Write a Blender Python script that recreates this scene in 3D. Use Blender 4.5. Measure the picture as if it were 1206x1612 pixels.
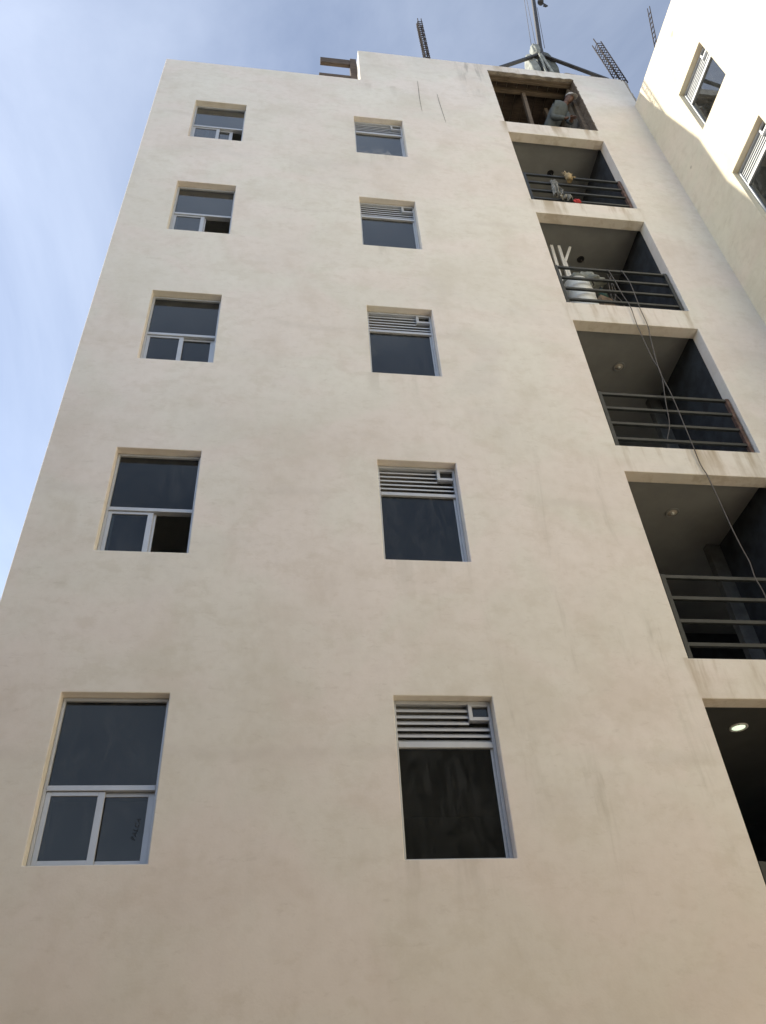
import bpy, bmesh, math, random
from mathutils import Vector, Matrix
random.seed(11)
R = math.radians
S = bpy.context.scene
for o in list(bpy.data.objects): bpy.data.objects.remove(o)
COL = S.collection

# ------------------------------------------------------------------ camera
YAW, PITCH, ROLL = 0.167342, 0.708117, -0.070532
cy_, sy_, cp_, sp_, cr_, sr_ = math.cos(YAW), math.sin(YAW), math.cos(PITCH), math.sin(PITCH), math.cos(ROLL), math.sin(ROLL)
fw = Vector((sy_*cp_, cy_*cp_, sp_)); rt = Vector((cy_, -sy_, 0)); up = rt.cross(fw)
r2 = cr_*rt + sr_*up; u2 = -sr_*rt + cr_*up
cam = bpy.data.cameras.new('camera'); co = bpy.data.objects.new('camera', cam); COL.objects.link(co)
m3 = Matrix((r2, u2, -fw)).transposed()
co.matrix_world = Matrix.Translation((3.9681, -5.9164, 1.6)) @ m3.to_4x4()
cam.sensor_fit = 'VERTICAL'; cam.sensor_height = 36.0; cam.lens = 36.0*1274.83/1612
cam.shift_y = 2/1612; cam.clip_start = .05; cam.clip_end = 3000
S.camera = co

# ------------------------------------------------------------------ world, sun, exposure
SUN_DIR = Vector((-5.27, .745, 4.2)).normalized()
EL = math.asin(SUN_DIR.z); AZ = math.atan2(SUN_DIR.x, SUN_DIR.y)
W = bpy.data.worlds.new('World'); S.world = W; W.use_nodes = True
nt = W.node_tree; nt.nodes.clear()
def wn(t, **k):
    n = nt.nodes.new(t)
    for a, b in k.items(): setattr(n, a, b)
    return n
sky = wn('ShaderNodeTexSky', sky_type='NISHITA', sun_disc=False, sun_elevation=EL, sun_rotation=AZ,
         altitude=1800, air_density=1.0, dust_density=2.6, ozone_density=1.0)
tc = wn('ShaderNodeTexCoord')
sep = wn('ShaderNodeSeparateXYZ'); nt.links.new(tc.outputs['Generated'], sep.inputs[0])
zz = wn('ShaderNodeMath', operation='ADD'); nt.links.new(sep.outputs['Z'], zz.inputs[0]); zz.inputs[1].default_value = .12
zm = wn('ShaderNodeMath', operation='MAXIMUM'); nt.links.new(zz.outputs[0], zm.inputs[0]); zm.inputs[1].default_value = .08
dx = wn('ShaderNodeMath', operation='DIVIDE'); nt.links.new(sep.outputs['X'], dx.inputs[0]); nt.links.new(zm.outputs[0], dx.inputs[1])
dy = wn('ShaderNodeMath', operation='DIVIDE'); nt.links.new(sep.outputs['Y'], dy.inputs[0]); nt.links.new(zm.outputs[0], dy.inputs[1])
cmb = wn('ShaderNodeCombineXYZ'); nt.links.new(dx.outputs[0], cmb.inputs[0]); nt.links.new(dy.outputs[0], cmb.inputs[1])
mp = wn('ShaderNodeMapping'); nt.links.new(cmb.outputs[0], mp.inputs[0])
mp.inputs['Rotation'].default_value = (0, 0, R(25)); mp.inputs['Scale'].default_value = (1.0, .62, 1)
nz = wn('ShaderNodeTexNoise'); nz.inputs['Scale'].default_value = 2.3; nz.inputs['Detail'].default_value = 7; nz.inputs['Roughness'].default_value = .56
nz.inputs['Distortion'].default_value = .5
nt.links.new(mp.outputs[0], nz.inputs['Vector'])
cr = wn('ShaderNodeValToRGB'); cr.color_ramp.elements[0].position = .36; cr.color_ramp.elements[1].position = .74
cr.color_ramp.elements[0].color = (.26, .26, .26, 1); cr.color_ramp.elements[1].color = (.95, .95, .95, 1)
nt.links.new(nz.outputs[0], cr.inputs[0])
cl = wn('ShaderNodeMixRGB', blend_type='MIX')
hz = wn('ShaderNodeMapRange'); nt.links.new(sep.outputs['Z'], hz.inputs[0])
hz.inputs[1].default_value = .62; hz.inputs[2].default_value = .05; hz.inputs[3].default_value = 0; hz.inputs[4].default_value = .95
hm_ = wn('ShaderNodeMath', operation='ADD', use_clamp=True); nt.links.new(cr.outputs[0], hm_.inputs[0]); nt.links.new(hz.outputs[0], hm_.inputs[1])
nt.links.new(hm_.outputs[0], cl.inputs[0]); nt.links.new(sky.outputs[0], cl.inputs[1])
ca_ = wn('ShaderNodeMixRGB', blend_type='ADD'); ca_.inputs[0].default_value = 1
nt.links.new(sky.outputs[0], ca_.inputs[1]); ca_.inputs[2].default_value = (2.6, 2.66, 2.66, 1)
nt.links.new(ca_.outputs[0], cl.inputs[2])
bg = wn('ShaderNodeBackground'); bg.inputs['Strength'].default_value = .084
nt.links.new(cl.outputs[0], bg.inputs[0])
wo = wn('ShaderNodeOutputWorld'); nt.links.new(bg.outputs[0], wo.inputs[0])

sl = bpy.data.lights.new('sun', 'SUN'); sl.energy = 3.0; sl.angle = R(.6); sl.color = (1, .925, .775)
so = bpy.data.objects.new('sun', sl); COL.objects.link(so); so.location = (-20, 5, 30)
so.rotation_euler = SUN_DIR.to_track_quat('Z', 'Y').to_euler()
vs = S.view_settings
S.display_settings.display_device = 'sRGB'
vs.view_transform = 'Standard'; vs.look = 'None'; vs.gamma = 1; vs.use_curve_mapping = False
vs.exposure = 1.24
S.render.engine = 'CYCLES'
S.cycles.max_bounces = 10; S.cycles.diffuse_bounces = 5; S.cycles.transparent_max_bounces = 12

# ------------------------------------------------------------------ materials
class NT:
    def __init__(s, name):
        s.m = bpy.data.materials.new(name); s.m.use_nodes = True
        s.t = s.m.node_tree; s.t.nodes.clear()
        s.out = s.n('ShaderNodeOutputMaterial')
        s.b = s.n('ShaderNodeBsdfPrincipled'); s.l(s.b.outputs[0], s.out.inputs[0])
        s.tc = s.n('ShaderNodeTexCoord')
        s.g = s.n('ShaderNodeNewGeometry')
    def n(s, t, **k):
        n = s.t.nodes.new(t)
        for a, b in k.items(): setattr(n, a, b)
        return n
    def l(s, a, b): s.t.links.new(a, b)
    def set(s, i, v):
        if hasattr(v, 'node'): s.l(v, i)
        else: i.default_value = v
    def math(s, op, a, b=0., c=0., clamp=False):
        n = s.n('ShaderNodeMath', operation=op, use_clamp=clamp)
        s.set(n.inputs[0], a); s.set(n.inputs[1], b); s.set(n.inputs[2], c); return n.outputs[0]
    def mix(s, f, a, b, mode='MIX'):
        n = s.n('ShaderNodeMixRGB', blend_type=mode)
        s.set(n.inputs[0], f)
        for i, v in ((1, a), (2, b)):
            if not hasattr(v, 'node') and len(v) == 3: v = (*v, 1)
            s.set(n.inputs[i], v)
        return n.outputs[0]
    def pos(s, scale=(1, 1, 1), loc=(0, 0, 0), src=None):
        n = s.n('ShaderNodeMapping'); s.l(src or s.g.outputs['Position'], n.inputs[0])
        n.inputs['Scale'].default_value = scale; n.inputs['Location'].default_value = loc; return n.outputs[0]
    def noise(s, v, scale, detail=4, rough=.5, dist=0):
        n = s.n('ShaderNodeTexNoise'); s.l(v, n.inputs['Vector'])
        n.inputs['Scale'].default_value = scale; n.inputs['Detail'].default_value = detail
        n.inputs['Roughness'].default_value = rough; n.inputs['Distortion'].default_value = dist
        return n.outputs[0]
    def step(s, v, a, b):
        n = s.n('ShaderNodeMapRange', interpolation_type='SMOOTHSTEP'); s.l(v, n.inputs[0])
        n.inputs[1].default_value = a; n.inputs[2].default_value = b; return n.outputs[0]
    def bump(s, h, strength, dist=.01):
        n = s.n('ShaderNodeBump'); n.inputs['Strength'].default_value = strength; n.inputs['Distance'].default_value = dist
        s.l(h, n.inputs['Height']); s.l(n.outputs[0], s.b.inputs['Normal'])
    def base(s, c, rough=.6, metal=0.):
        if not hasattr(c, 'node') and len(c) == 3: c = (*c, 1)
        s.set(s.b.inputs['Base Color'], c); s.set(s.b.inputs['Roughness'], rough); s.b.inputs['Metallic'].default_value = metal
        return s.m

def simple(name, col, rough=.6, metal=0., var=.12, scale=8, bump=.1):
    t = NT(name); n = t.noise(t.pos(), scale, 5, .6)
    c = t.mix(t.step(n, .3, .7), tuple(x*(1-var) for x in col), tuple(min(1, x*(1+var)) for x in col))
    if bump: t.bump(t.noise(t.pos(), scale*8, 3), bump, .004)
    return t.base(c, rough, metal)

PLASTER = (.640, .575, .490)
def plaster(name, wing=False):
    t = NT(name); P = t.pos()
    big = t.noise(P, .42, 4, .55, .4)
    mid = t.noise(t.pos((1.1, 1, .9)), 1.25, 6, .62, .25)
    fine = t.noise(P, 9, 4, .6)
    cloud = t.noise(t.pos((1.2, 1, 1.0), (3, 1, 7)), .75, 6, .6, .35)
    c = t.mix(t.step(big, .32, .68), (.742, .695, .642), (.786, .742, .692))
    c = t.mix(t.math('MULTIPLY', t.step(mid, .47, .66), .48), c, (.660, .602, .532))
    c = t.mix(t.math('MULTIPLY', t.step(cloud, .52, .66), .40), c, (.80, .765, .71))
    c = t.mix(t.math('MULTIPLY', t.step(fine, .35, .8), .17), c, (.50, .44, .36))
    sm_ = t.noise(t.pos((1, 1, 1.5), (6, 1, 3)), 3.6, 6, .7, .2)
    c = t.mix(t.math('MULTIPLY', t.step(sm_, .50, .66), .42), c, (.645, .59, .515))
    scf = t.noise(t.pos((1, 1, 2.6), (2, 2, 9)), 5.5, 6, .72, .3)
    c = t.mix(t.math('MULTIPLY', t.step(scf, .56, .70), .33), c, (.56, .505, .44))
    hue = t.noise(t.pos((1, 1, 1.2), (5, 9, 1)), .9, 3, .5, .5)
    c = t.mix(t.step(hue, .38, .62), t.mix(1, c, (1.012, .992, .985), 'MULTIPLY'), t.mix(1, c, (.985, 1.0, .975), 'MULTIPLY'))
    # grey damp blotches
    bl = t.noise(t.pos((1, 1, 1.3), (11, 2, 5)), .55, 5, .6, .6)
    c = t.mix(t.math('MULTIPLY', t.step(bl, .52, .74), .34 if not wing else .12), c, (.600, .570, .530))
    sep = t.n('ShaderNodeSeparateXYZ'); t.l(t.g.outputs['Position'], sep.inputs[0])
    X, Y, Z = sep.outputs
    if not wing:
        # faint lift joints where one day's rendering met the next, at each floor
        zj = t.math('ADD', Z, t.math('MULTIPLY', t.math('SUBTRACT', t.noise(t.pos((1, 1, .3), (1, 1, 4)), 1.1, 4, .6), .5), .45))
        fj = t.math('ABSOLUTE', t.math('SUBTRACT', t.math('FRACT', t.math('DIVIDE', t.math('ADD', zj, 27-5.62), 2.7)), .5))
        jk = t.math('MULTIPLY', t.step(fj, .035, .004), t.step(t.noise(t.pos((1, 1, 1), (8, 8, 1)), .9, 3), .42, .60))
        c = t.mix(t.math('MULTIPLY', jk, .32), c, (.61, .56, .50))
        # rain streaks: narrow vertical runs, strongest low on the right of the wall
        st = t.noise(t.pos((1, 1, .13)), 4.2, 5, .66, .5)
        st2 = t.noise(t.pos((1, 1, .30), (4, 0, 2)), 2.2, 4, .6, .5)
        right = t.math('MULTIPLY', t.step(X, 4.8, 7.6), t.step(Z, 9.5, 4.0))
        k = t.math('MULTIPLY', t.math('MULTIPLY', t.step(st, .52, .72), t.step(st2, .42, .62)), t.math('MULTIPLY_ADD', right, .55, .06))
        c = t.mix(k, c, (.335, .300, .225))
        # dirty runs below the balcony sills and the sills of the middle windows
        def sill(x0, x1, z0, length, amp, cc, c):
            f = t.math('FRACT', t.math('DIVIDE', t.math('SUBTRACT', z0+270.0, Z), 2.7))   # distance below a sill / 2.7
            fall = t.math('SUBTRACT', 1.0, t.math('DIVIDE', f, length/2.7), clamp=True)
            xr = t.math('MULTIPLY', t.step(X, x0-.06, x0+.08), t.step(X, x1+.06, x1-.08))
            runs = t.step(t.noise(t.pos((1, 1, .12), (7, 3, 1)), 4.6, 4, .6), .47, .66)
            kk = t.math('MULTIPLY', t.math('MULTIPLY', runs, fall), t.math('MULTIPLY', xr, amp))
            return t.mix(kk, c, cc)
        c = sill(7.55, 9.40, 15.975, .70, .80, (.38, .30, .19), c)
        c = sill(4.90, 5.80, 14.275, .55, .28, (.38, .35, .28), c)
        # two grey runs under the parapet, left of the top opening
        run = t.step(t.noise(t.pos((1, 1, .15), (2.2, 0, 0)), 7, 4, .6), .45, .62)
        ma = t.math('MULTIPLY', t.math('MULTIPLY', t.step(X, 6.85, 7.25), t.step(X, 7.75, 7.35)), t.step(Z, 16.3, 18.4))
        c = t.mix(t.math('MULTIPLY', t.math('MULTIPLY', run, ma), .6), c, (.33, .31, .28))
        # the raw grey right margin by the inside corner
        mb = t.math('MULTIPLY', t.step(X, 9.9, 10.4), .22)
        c = t.mix(mb, c, (.47, .445, .415))
        # lower storey browned in colour: stain plus painted dimmer sky and ground bounce
        low = t.math('MULTIPLY', t.step(t.math('ADD', Z, t.math('MULTIPLY', mid, 1.6)), 5.2, 2.4), .32)
        c = t.mix(low, c, (.56, .485, .385))
    else:
        def spot(y, z, r, amp, c):
            dy = t.math('SUBTRACT', Y, y); dz = t.math('SUBTRACT', Z, z)
            d = t.math('SQRT', t.math('ADD', t.math('MULTIPLY', dy, dy), t.math('MULTIPLY', dz, dz)))
            d = t.math('ADD', d, t.math('MULTIPLY_ADD', fine, .1, -.05))
            return t.mix(t.math('MULTIPLY', t.step(d, r, r*.4), amp), c, (.30, .26, .21))
        c = spot(-1.43, 16.72, .075, .55, c); c = spot(-.33, 14.15, .045, .7, c)
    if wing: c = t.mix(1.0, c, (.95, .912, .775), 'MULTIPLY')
    h = t.math('MULTIPLY_ADD', t.noise(P, 55, 3), .35, t.math('MULTIPLY', t.noise(t.pos((1, 1, 1.5)), 2.2, 3, .5, .3), 1.5))
    t.bump(h, .22, .009)
    return t.base(c, .92)

M = {}
M['plaster'] = plaster('warm_plaster'); M['wing'] = plaster('wing_plaster', True)
M['alu'] = simple('aluminium', (.50, .52, .545), .42, .35, .05, 5, 0)
M['steel'] = simple('grey_painted_steel', (.030, .035, .037), .5, .2, .2, 6, .05)
M['rust'] = simple('rusty_primer', (.115, .068, .052), .75, 0, .5, 14, .2)
M['ceil'] = simple('grey_ceiling_paint', (.265, .275, .277), .9, 0, .08, 3, .05)
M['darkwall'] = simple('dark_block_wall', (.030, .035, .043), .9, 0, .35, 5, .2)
M['roomwhite'] = simple('white_room_paint', (.72, .69, .64), .9, 0, .04, 1.5, .02)
M['dimceil'] = simple('dimmed_grey_ceiling', (.065, .07, .07), .9, 0, .1, 3, .05)  # ceiling grey darkened to stand in for weaker light under the lowest slab
M['pier'] = simple('grey_pier', (.10, .105, .105), .9, 0, .25, 6, .2)
M['room'] = simple('room_paint', (.52, .48, .43), .9, 0, .1, 1.5, .05)
M['concrete'] = simple('raw_concrete', (.29, .26, .22), .95, 0, .3, 7, .5)
M['ground'] = simple('dusty_ground', (.25, .205, .165), .97, 0, .25, 2, .4)
M['rebar'] = simple('rebar_steel', (.035, .026, .023), .8, .2, .4, 20, 0)
M['mast'] = simple('mast_steel', (.055, .052, .05), .6, .3, .3, 10, 0)
M['white'] = simple('white_plastic', (.72, .74, .72), .45, 0, .06, 5, .05)
M['pvc'] = simple('white_pvc', (.68, .68, .66), .4, 0, .08, 6, 0)
M['tarp'] = simple('pale_tarpaulin', (.27, .285, .26), .8, 0, .3, 6, .3)
M['tarpdark'] = simple('green_grey_tarpaulin', (.10, .108, .094), .8, 0, .3, 6, .3)
M['cable'] = simple('grey_cable', (.10, .09, .082), .6, 0, .2, 9, 0)
M['card'] = simple('brown_cardboard', (.22, .16, .11), .9, 0, .2, 9, .1)
M['green'] = simple('green_plastic', (.02, .075, .055), .5, 0, .2, 9, 0)
M['red'] = simple('red_cloth', (.45, .035, .035), .8, 0, .2, 9, .1)
M['rag'] = simple('grey_rag', (.22, .215, .19), .9, 0, .6, 26, .2)
M['glove'] = simple('tan_work_glove', (.30, .23, .125), .9, 0, .45, 18, .2)
M['black'] = simple('black_rubber', (.015, .015, .016), .6, 0, .1, 9, 0)
M['shirt'] = simple('light_shirt', (.095, .108, .106), .9, 0, .12, 14, .2)
M['jeans'] = simple('dark_trousers', (.04, .05, .07), .9, 0, .2, 14, .2)
M['skin'] = simple('brown_skin', (.12, .065, .045), .6, 0, .1, 20, 0)
M['cap'] = simple('pale_cap', (.42, .40, .37), .9, 0, .1, 20, 0)
M['hair'] = simple('dark_hair', (.012, .010, .009), .7, 0, .1, 30, 0)
M['mortar_dark'] = simple('crack_line', (.27, .24, .20), .95, 0, .4, 18, 0)
M['ink'] = simple('marker_ink', (.022, .026, .028), .5, 0, .1, 9, 0)

def wood(name, a, b):
    t = NT(name); v = t.pos((2, 18, 18))
    n = t.noise(v, 2.2, 5, .6, .6); st = t.noise(t.pos(), 3, 4, .6)
    c = t.mix(t.step(n, .3, .7), a, b); c = t.mix(t.math('MULTIPLY', t.step(st, .5, .75), .5), c, tuple(x*.5 for x in a))
    t.bump(n, .3, .005); return t.base(c, .85)
M['wood'] = wood('weathered_timber', (.060, .044, .034), (.125, .092, .068))
M['wood_raw'] = wood('raw_timber', (.095, .072, .050), (.17, .130, .092))

def glass(name, tint=(.46, .50, .51), dirty=False, boost=.95):
    t = NT(name); t.t.nodes.remove(t.b)
    lw = t.n('ShaderNodeLayerWeight'); lw.inputs['Blend'].default_value = .5
    f5 = t.math('POWER', lw.outputs['Facing'], 3.2)
    f = t.math('MULTIPLY', t.math('MULTIPLY_ADD', f5, .95, .034), boost, clamp=True)
    tr = t.n('ShaderNodeBsdfTransparent'); tr.inputs[0].default_value = (*tint, 1)
    gl = t.n('ShaderNodeBsdfGlossy'); gl.inputs['Roughness'].default_value = .004; gl.inputs[0].default_value = (.97, .98, .97, 1)
    bp = t.n('ShaderNodeBump'); bp.inputs['Strength'].default_value = .03; bp.inputs['Distance'].default_value = .02
    t.l(t.noise(t.pos(), 2.2, 1), bp.inputs['Height']); t.l(bp.outputs[0], gl.inputs['Normal'])
    mx = t.n('ShaderNodeMixShader'); t.l(f, mx.inputs[0]); t.l(tr.outputs[0], mx.inputs[1]); t.l(gl.outputs[0], mx.inputs[2])
    df = t.n('ShaderNodeBsdfDiffuse'); df.inputs[0].default_value = (.42, .43, .44, 1)
    sep = t.n('ShaderNodeSeparateXYZ'); t.l(t.tc.outputs['Object'], sep.inputs[0])
    sm = t.step(t.noise(t.pos((1, 1, .35)), 9, 5, .65, 1.2), .42, .72)
    if dirty: d = t.math('MULTIPLY', t.math('MULTIPLY', sm, t.step(sep.outputs[2], .62, .03)), .75)
    else: d = t.math('MULTIPLY_ADD', sm, .035, .012)
    m2 = t.n('ShaderNodeMixShader'); t.l(d, m2.inputs[0]); t.l(mx.outputs[0], m2.inputs[1]); t.l(df.outputs[0], m2.inputs[2])
    t.l(m2.outputs[0], t.out.inputs[0]); return t.m
M['glass'] = glass('tinted_glass'); M['glass_dirty'] = glass('smeared_glass', dirty=True)

def emis(name, col, s):
    t = NT(name); t.b.inputs['Emission Color'].default_value = (*col, 1); t.b.inputs['Emission Strength'].default_value = s
    return t.base((.8, .8, .8), .5)
M['lamp'] = emis('lit_lamp', (.80, 1, .70), .46)

def brick(name):
    t = NT(name)
    b = t.n('ShaderNodeTexBrick'); t.l(t.pos((1, 1, 1)), b.inputs[0])
    cmbn = t.n('ShaderNodeCombineXYZ'); sp = t.n('ShaderNodeSeparateXYZ'); t.l(t.g.outputs['Position'], sp.inputs[0])
    t.l(sp.outputs[0], cmbn.inputs[0]); t.l(sp.outputs[2], cmbn.inputs[1]); t.l(cmbn.outputs[0], b.inputs[0])
    b.inputs['Scale'].default_value = 1; b.inputs['Brick Width'].default_value = .4; b.inputs['Row Height'].default_value = .2; b.inputs['Mortar Size'].default_value = .012
    b.inputs[1].default_value = (.13, .125, .11, 1); b.inputs[2].default_value = (.085, .086, .078, 1); b.inputs[3].default_value = (.16, .16, .15, 1)
    return t.base(b.outputs[0], .95)
M['brick'] = brick('rough_blockwork')

# ------------------------------------------------------------------ mesh helpers
class MB:
    def __init__(s): s.v = []; s.f = []; s.sm = []
    def add(s, v, f, smooth=False):
        n = len(s.v); s.v += [tuple(x) for x in v]; s.f += [tuple(i+n for i in q) for q in f]; s.sm += [smooth]*len(f); return s
    def box(s, a, b):
        x0, y0, z0 = a; x1, y1, z1 = b
        return s.add([(x0, y0, z0), (x1, y0, z0), (x1, y1, z0), (x0, y1, z0), (x0, y0, z1), (x1, y0, z1), (x1, y1, z1), (x0, y1, z1)],
                     [(0, 3, 2, 1), (4, 5, 6, 7), (0, 1, 5, 4), (1, 2, 6, 5), (2, 3, 7, 6), (3, 0, 4, 7)])
    def bar(s, p, q, w, h, upv=(0, 0, 1)):
        p = Vector(p); q = Vector(q); d = (q-p).normalized(); u = Vector(upv)
        if abs(d.dot(u)) > .97: u = Vector((0, 1, 0))
        r = d.cross(u).normalized(); u = r.cross(d)
        V = [c + r*a*w/2 + u*b*h/2 for c in (p, q) for a, b in ((-1, -1), (1, -1), (1, 1), (-1, 1))]
        return s.add(V, [(0, 1, 2, 3), (7, 6, 5, 4), (0, 4, 5, 1), (1, 5, 6, 2), (2, 6, 7, 3), (3, 7, 4, 0)])
    def tube(s, pts, r, n=8, cap=True):
        pts = [Vector(p) for p in pts]; rs = r if isinstance(r, (list, tuple)) else [r]*len(pts)
        V = []; F = []; u = None
        for i, p in enumerate(pts):
            d = (pts[min(i+1, len(pts)-1)] - pts[max(i-1, 0)]).normalized()
            if u is None:
                u = Vector((0, 0, 1)) if abs(d.z) < .9 else Vector((1, 0, 0))
            u = (u - d*u.dot(d)).normalized(); w = d.cross(u)
            V += [p + (u*math.cos(2*math.pi*k/n) + w*math.sin(2*math.pi*k/n))*rs[i] for k in range(n)]
        for i in range(len(pts)-1):
            for k in range(n): F.append((i*n+k, i*n+(k+1) % n, (i+1)*n+(k+1) % n, (i+1)*n+k))
        s.add(V, F, True)
        if cap:
            b = len(s.v)-len(V); L = len(pts)-1
            s.f += [tuple(b+k for k in range(n))[::-1], tuple(b+L*n+k for k in range(n))]; s.sm += [False]*2
        return s
    def lathe(s, prof, c=(0, 0, 0), n=20):
        V = []; F = []
        for r, z in prof: V += [(c[0]+r*math.cos(2*math.pi*k/n), c[1]+r*math.sin(2*math.pi*k/n), c[2]+z) for k in range(n)]
        for i in range(len(prof)-1):
            for k in range(n): F.append((i*n+k, i*n+(k+1) % n, (i+1)*n+(k+1) % n, (i+1)*n+k))
        return s.add(V, F, True)
    def mesh(s, name):
        m = bpy.data.meshes.new(name); m.from_pydata(s.v, [], s.f)
        m.polygons.foreach_set('use_smooth', s.sm); m.update(); return m
    def build(s, name, mat, parent=None, bevel=0):
        return obj(name, s.mesh(name), mat, parent, bevel)
def obj(name, mesh, mat, parent=None, bevel=0):
    if mat and not mesh.materials: mesh.materials.append(M[mat])
    o = bpy.data.objects.new(name, mesh); COL.objects.link(o)
    if parent: o.parent = parent
    if bevel:
        b = o.modifiers.new('bevel', 'BEVEL'); b.width = bevel; b.segments = 2; b.limit_method = 'ANGLE'; b.angle_limit = R(40)
    return o
def part(name, mesh, mat, parent, loc=(0, 0, 0), bevel=0):
    o = obj(name, mesh, mat, parent, bevel); o.location = loc; return o
def tag(o, label, cat, group=None):
    o['label'] = label; o['category'] = cat
    if group: o['group'] = group
    return o
def thing(name, label, cat, loc=(0, 0, 0), group=None):
    o = bpy.data.objects.new(name, None); COL.objects.link(o); o.location = loc
    return tag(o, label, cat, group)
def empty(name, parent, loc=(0, 0, 0), rz=0):
    o = bpy.data.objects.new(name, None); COL.objects.link(o); o.parent = parent; o.location = loc; o.rotation_euler = (0, 0, rz); return o
def bm_wobble(mesh, amp, freq=3., seed=0):
    from mathutils import noise
    for v in mesh.vertices:
        p = v.co*freq + Vector((seed, seed*2.3, -seed))
        v.co += Vector((noise.noise(p), noise.noise(p+Vector((9, 3, 1))), noise.noise(p+Vector((-4, 7, 2)))))*amp

# ------------------------------------------------------------------ setting
g = MB(); N = 24
for i in range(N+1):
    for j in range(N+1): g.v.append((-400+800*i/N, -400+800*j/N, 0))
for i in range(N):
    for j in range(N): g.f.append((i*(N+1)+j, (i+1)*(N+1)+j, (i+1)*(N+1)+j+1, i*(N+1)+j+1)); g.sm.append(False)
gr = g.build('ground', 'ground'); gr['kind'] = 'structure'

# ------------------------------------------------------------------ main building
X0, XR = 1.685, 10.375
XL = (2.342, 3.164); XM = (4.947, 5.775); XB = (7.628, 9.346)
H = 2.7; HEAD = [4.7735+H*k for k in range(5)]; WS = 1.298; BS = 2.304
PH_HEAD, PH_SILL = 18.20, 15.979; ZR, ZP, XS = 17.12, 18.478, 5.112
WT = .165                                             # wall thickness
def wall_grid(xs, zs, hole, solid, t=WT, wob=0):
    """front wall at y 0..t as one closed sheet with real openings"""
    xs = sorted(set(round(x, 4) for x in xs)); zs = sorted(set(round(z, 4) for z in zs)); bm = bmesh.new()
    V = {}
    def v(i, j, k):
        if (i, j, k) not in V: V[i, j, k] = bm.verts.new((xs[i], (0, t)[k], zs[j]))
        return V[i, j, k]
    nx, nz = len(xs)-1, len(zs)-1
    full = [[solid((xs[i]+xs[i+1])/2, (zs[j]+zs[j+1])/2) and not hole((xs[i]+xs[i+1])/2, (zs[j]+zs[j+1])/2) for j in range(nz)] for i in range(nx)]
    F = lambda i, j: 0 <= i < nx and 0 <= j < nz and full[i][j]
    for i in range(nx):
        for j in range(nz):
            if not full[i][j]: continue
            bm.faces.new((v(i, j, 0), v(i+1, j, 0), v(i+1, j+1, 0), v(i, j+1, 0)))
            bm.faces.new((v(i, j, 1), v(i, j+1, 1), v(i+1, j+1, 1), v(i+1, j, 1)))
            if not F(i-1, j): bm.faces.new((v(i, j, 0), v(i, j+1, 0), v(i, j+1, 1), v(i, j, 1)))
            if not F(i+1, j): bm.faces.new((v(i+1, j, 0), v(i+1, j, 1), v(i+1, j+1, 1), v(i+1, j+1, 0)))
            if not F(i, j-1): bm.faces.new((v(i, j, 0), v(i, j, 1), v(i+1, j, 1), v(i+1, j, 0)))
            if not F(i, j+1): bm.faces.new((v(i, j+1, 0), v(i+1, j+1, 0), v(i+1, j+1, 1), v(i, j+1, 1)))
    bmesh.ops.recalc_face_normals(bm, faces=bm.faces)
    m = bpy.data.meshes.new('facade_wall'); bm.to_mesh(m); bm.free(); return m
holes = []
for k in range(5):
    holes += [(*XL, HEAD[k]-WS, HEAD[k]), (*XM, HEAD[k]-WS, HEAD[k]), (*XB, HEAD[k]-BS, HEAD[k])]
holes.append((*XB, PH_SILL, PH_HEAD))
def inhole(x, z): return any(a < x < b and c < z < d for a, b, c, d in holes)
XE = 10.45
xs = [X0, XS, XR, XE] + [q for h_ in holes for q in h_[:2]]
zs = [0, ZR, ZP, 17.27] + [q for h_ in holes for q in h_[2:]]
def solid(x, z):
    return z < (ZR if x < XS else ZP)
bld = thing('apartment_building', 'tall cream plastered block with two window columns and a column of open balconies', 'building', (5.5, 0, 0))
bld.location = (0, 0, 0)
obj('facade_wall', wall_grid(xs, zs, inhole, solid), 'plaster', bld, .007)
BK = 8.0
w = MB(); w.box((X0, WT+.002, 0), (X0+.16, BK, ZR-.01)); w.build('side_wall', 'plaster', bld)
w = MB(); w.box((X0, BK+.002, 0), (XR+.6, BK+.16, ZR-.01)); w.build('rear_wall', 'plaster', bld)
CE = .10
for k in range(-1, 5):
    z0 = (HEAD[k]+CE) if k >= 0 else HEAD[0]-H+CE
    w = MB(); w.box((X0+.163, WT+.003, z0), (XR+.5, BK-.003, z0+.292)); w.build('floor_slab', 'dimceil' if k == 0 else 'ceil', bld)
    zf = z0+.294; zc = z0+H-.002
    if k == 4: break
    for xa, xb, yb in ((X0+.166, 4.046, 2.396), (4.174, 7.296, 2.896)):
        q = MB(); q.box((xa, WT+.006, zc-.030), (xb, yb, zc-.002)); q.build('room_ceiling', 'roomwhite', bld)
        q = MB(); q.box((xa, WT+.006, zf+.002), (xb, yb, zf+.014)); q.build('room_floor', 'roomwhite', bld)
    for px in (4.05, 7.30):
        q = MB(); q.box((px, WT+.003, zf), (px+.12, BK-.004, zc)); q.build('partition_wall', 'room', bld)
    q = MB(); q.box((X0+.165, 2.4, zf), (4.048, 2.5, zc)); q.box((4.172, 2.9, zf), (7.298, 3.0, zc)); q.build('room_wall', 'room', bld)
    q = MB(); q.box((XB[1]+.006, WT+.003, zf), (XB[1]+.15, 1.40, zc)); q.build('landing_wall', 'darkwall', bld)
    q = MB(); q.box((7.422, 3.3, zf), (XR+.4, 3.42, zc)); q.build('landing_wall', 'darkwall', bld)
    q = MB(); q.box((XB[1]-.17, 1.30, zf), (XB[1]+.004, 1.398, zc)); q.build('landing_pier', 'pier', bld, .004)
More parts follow.
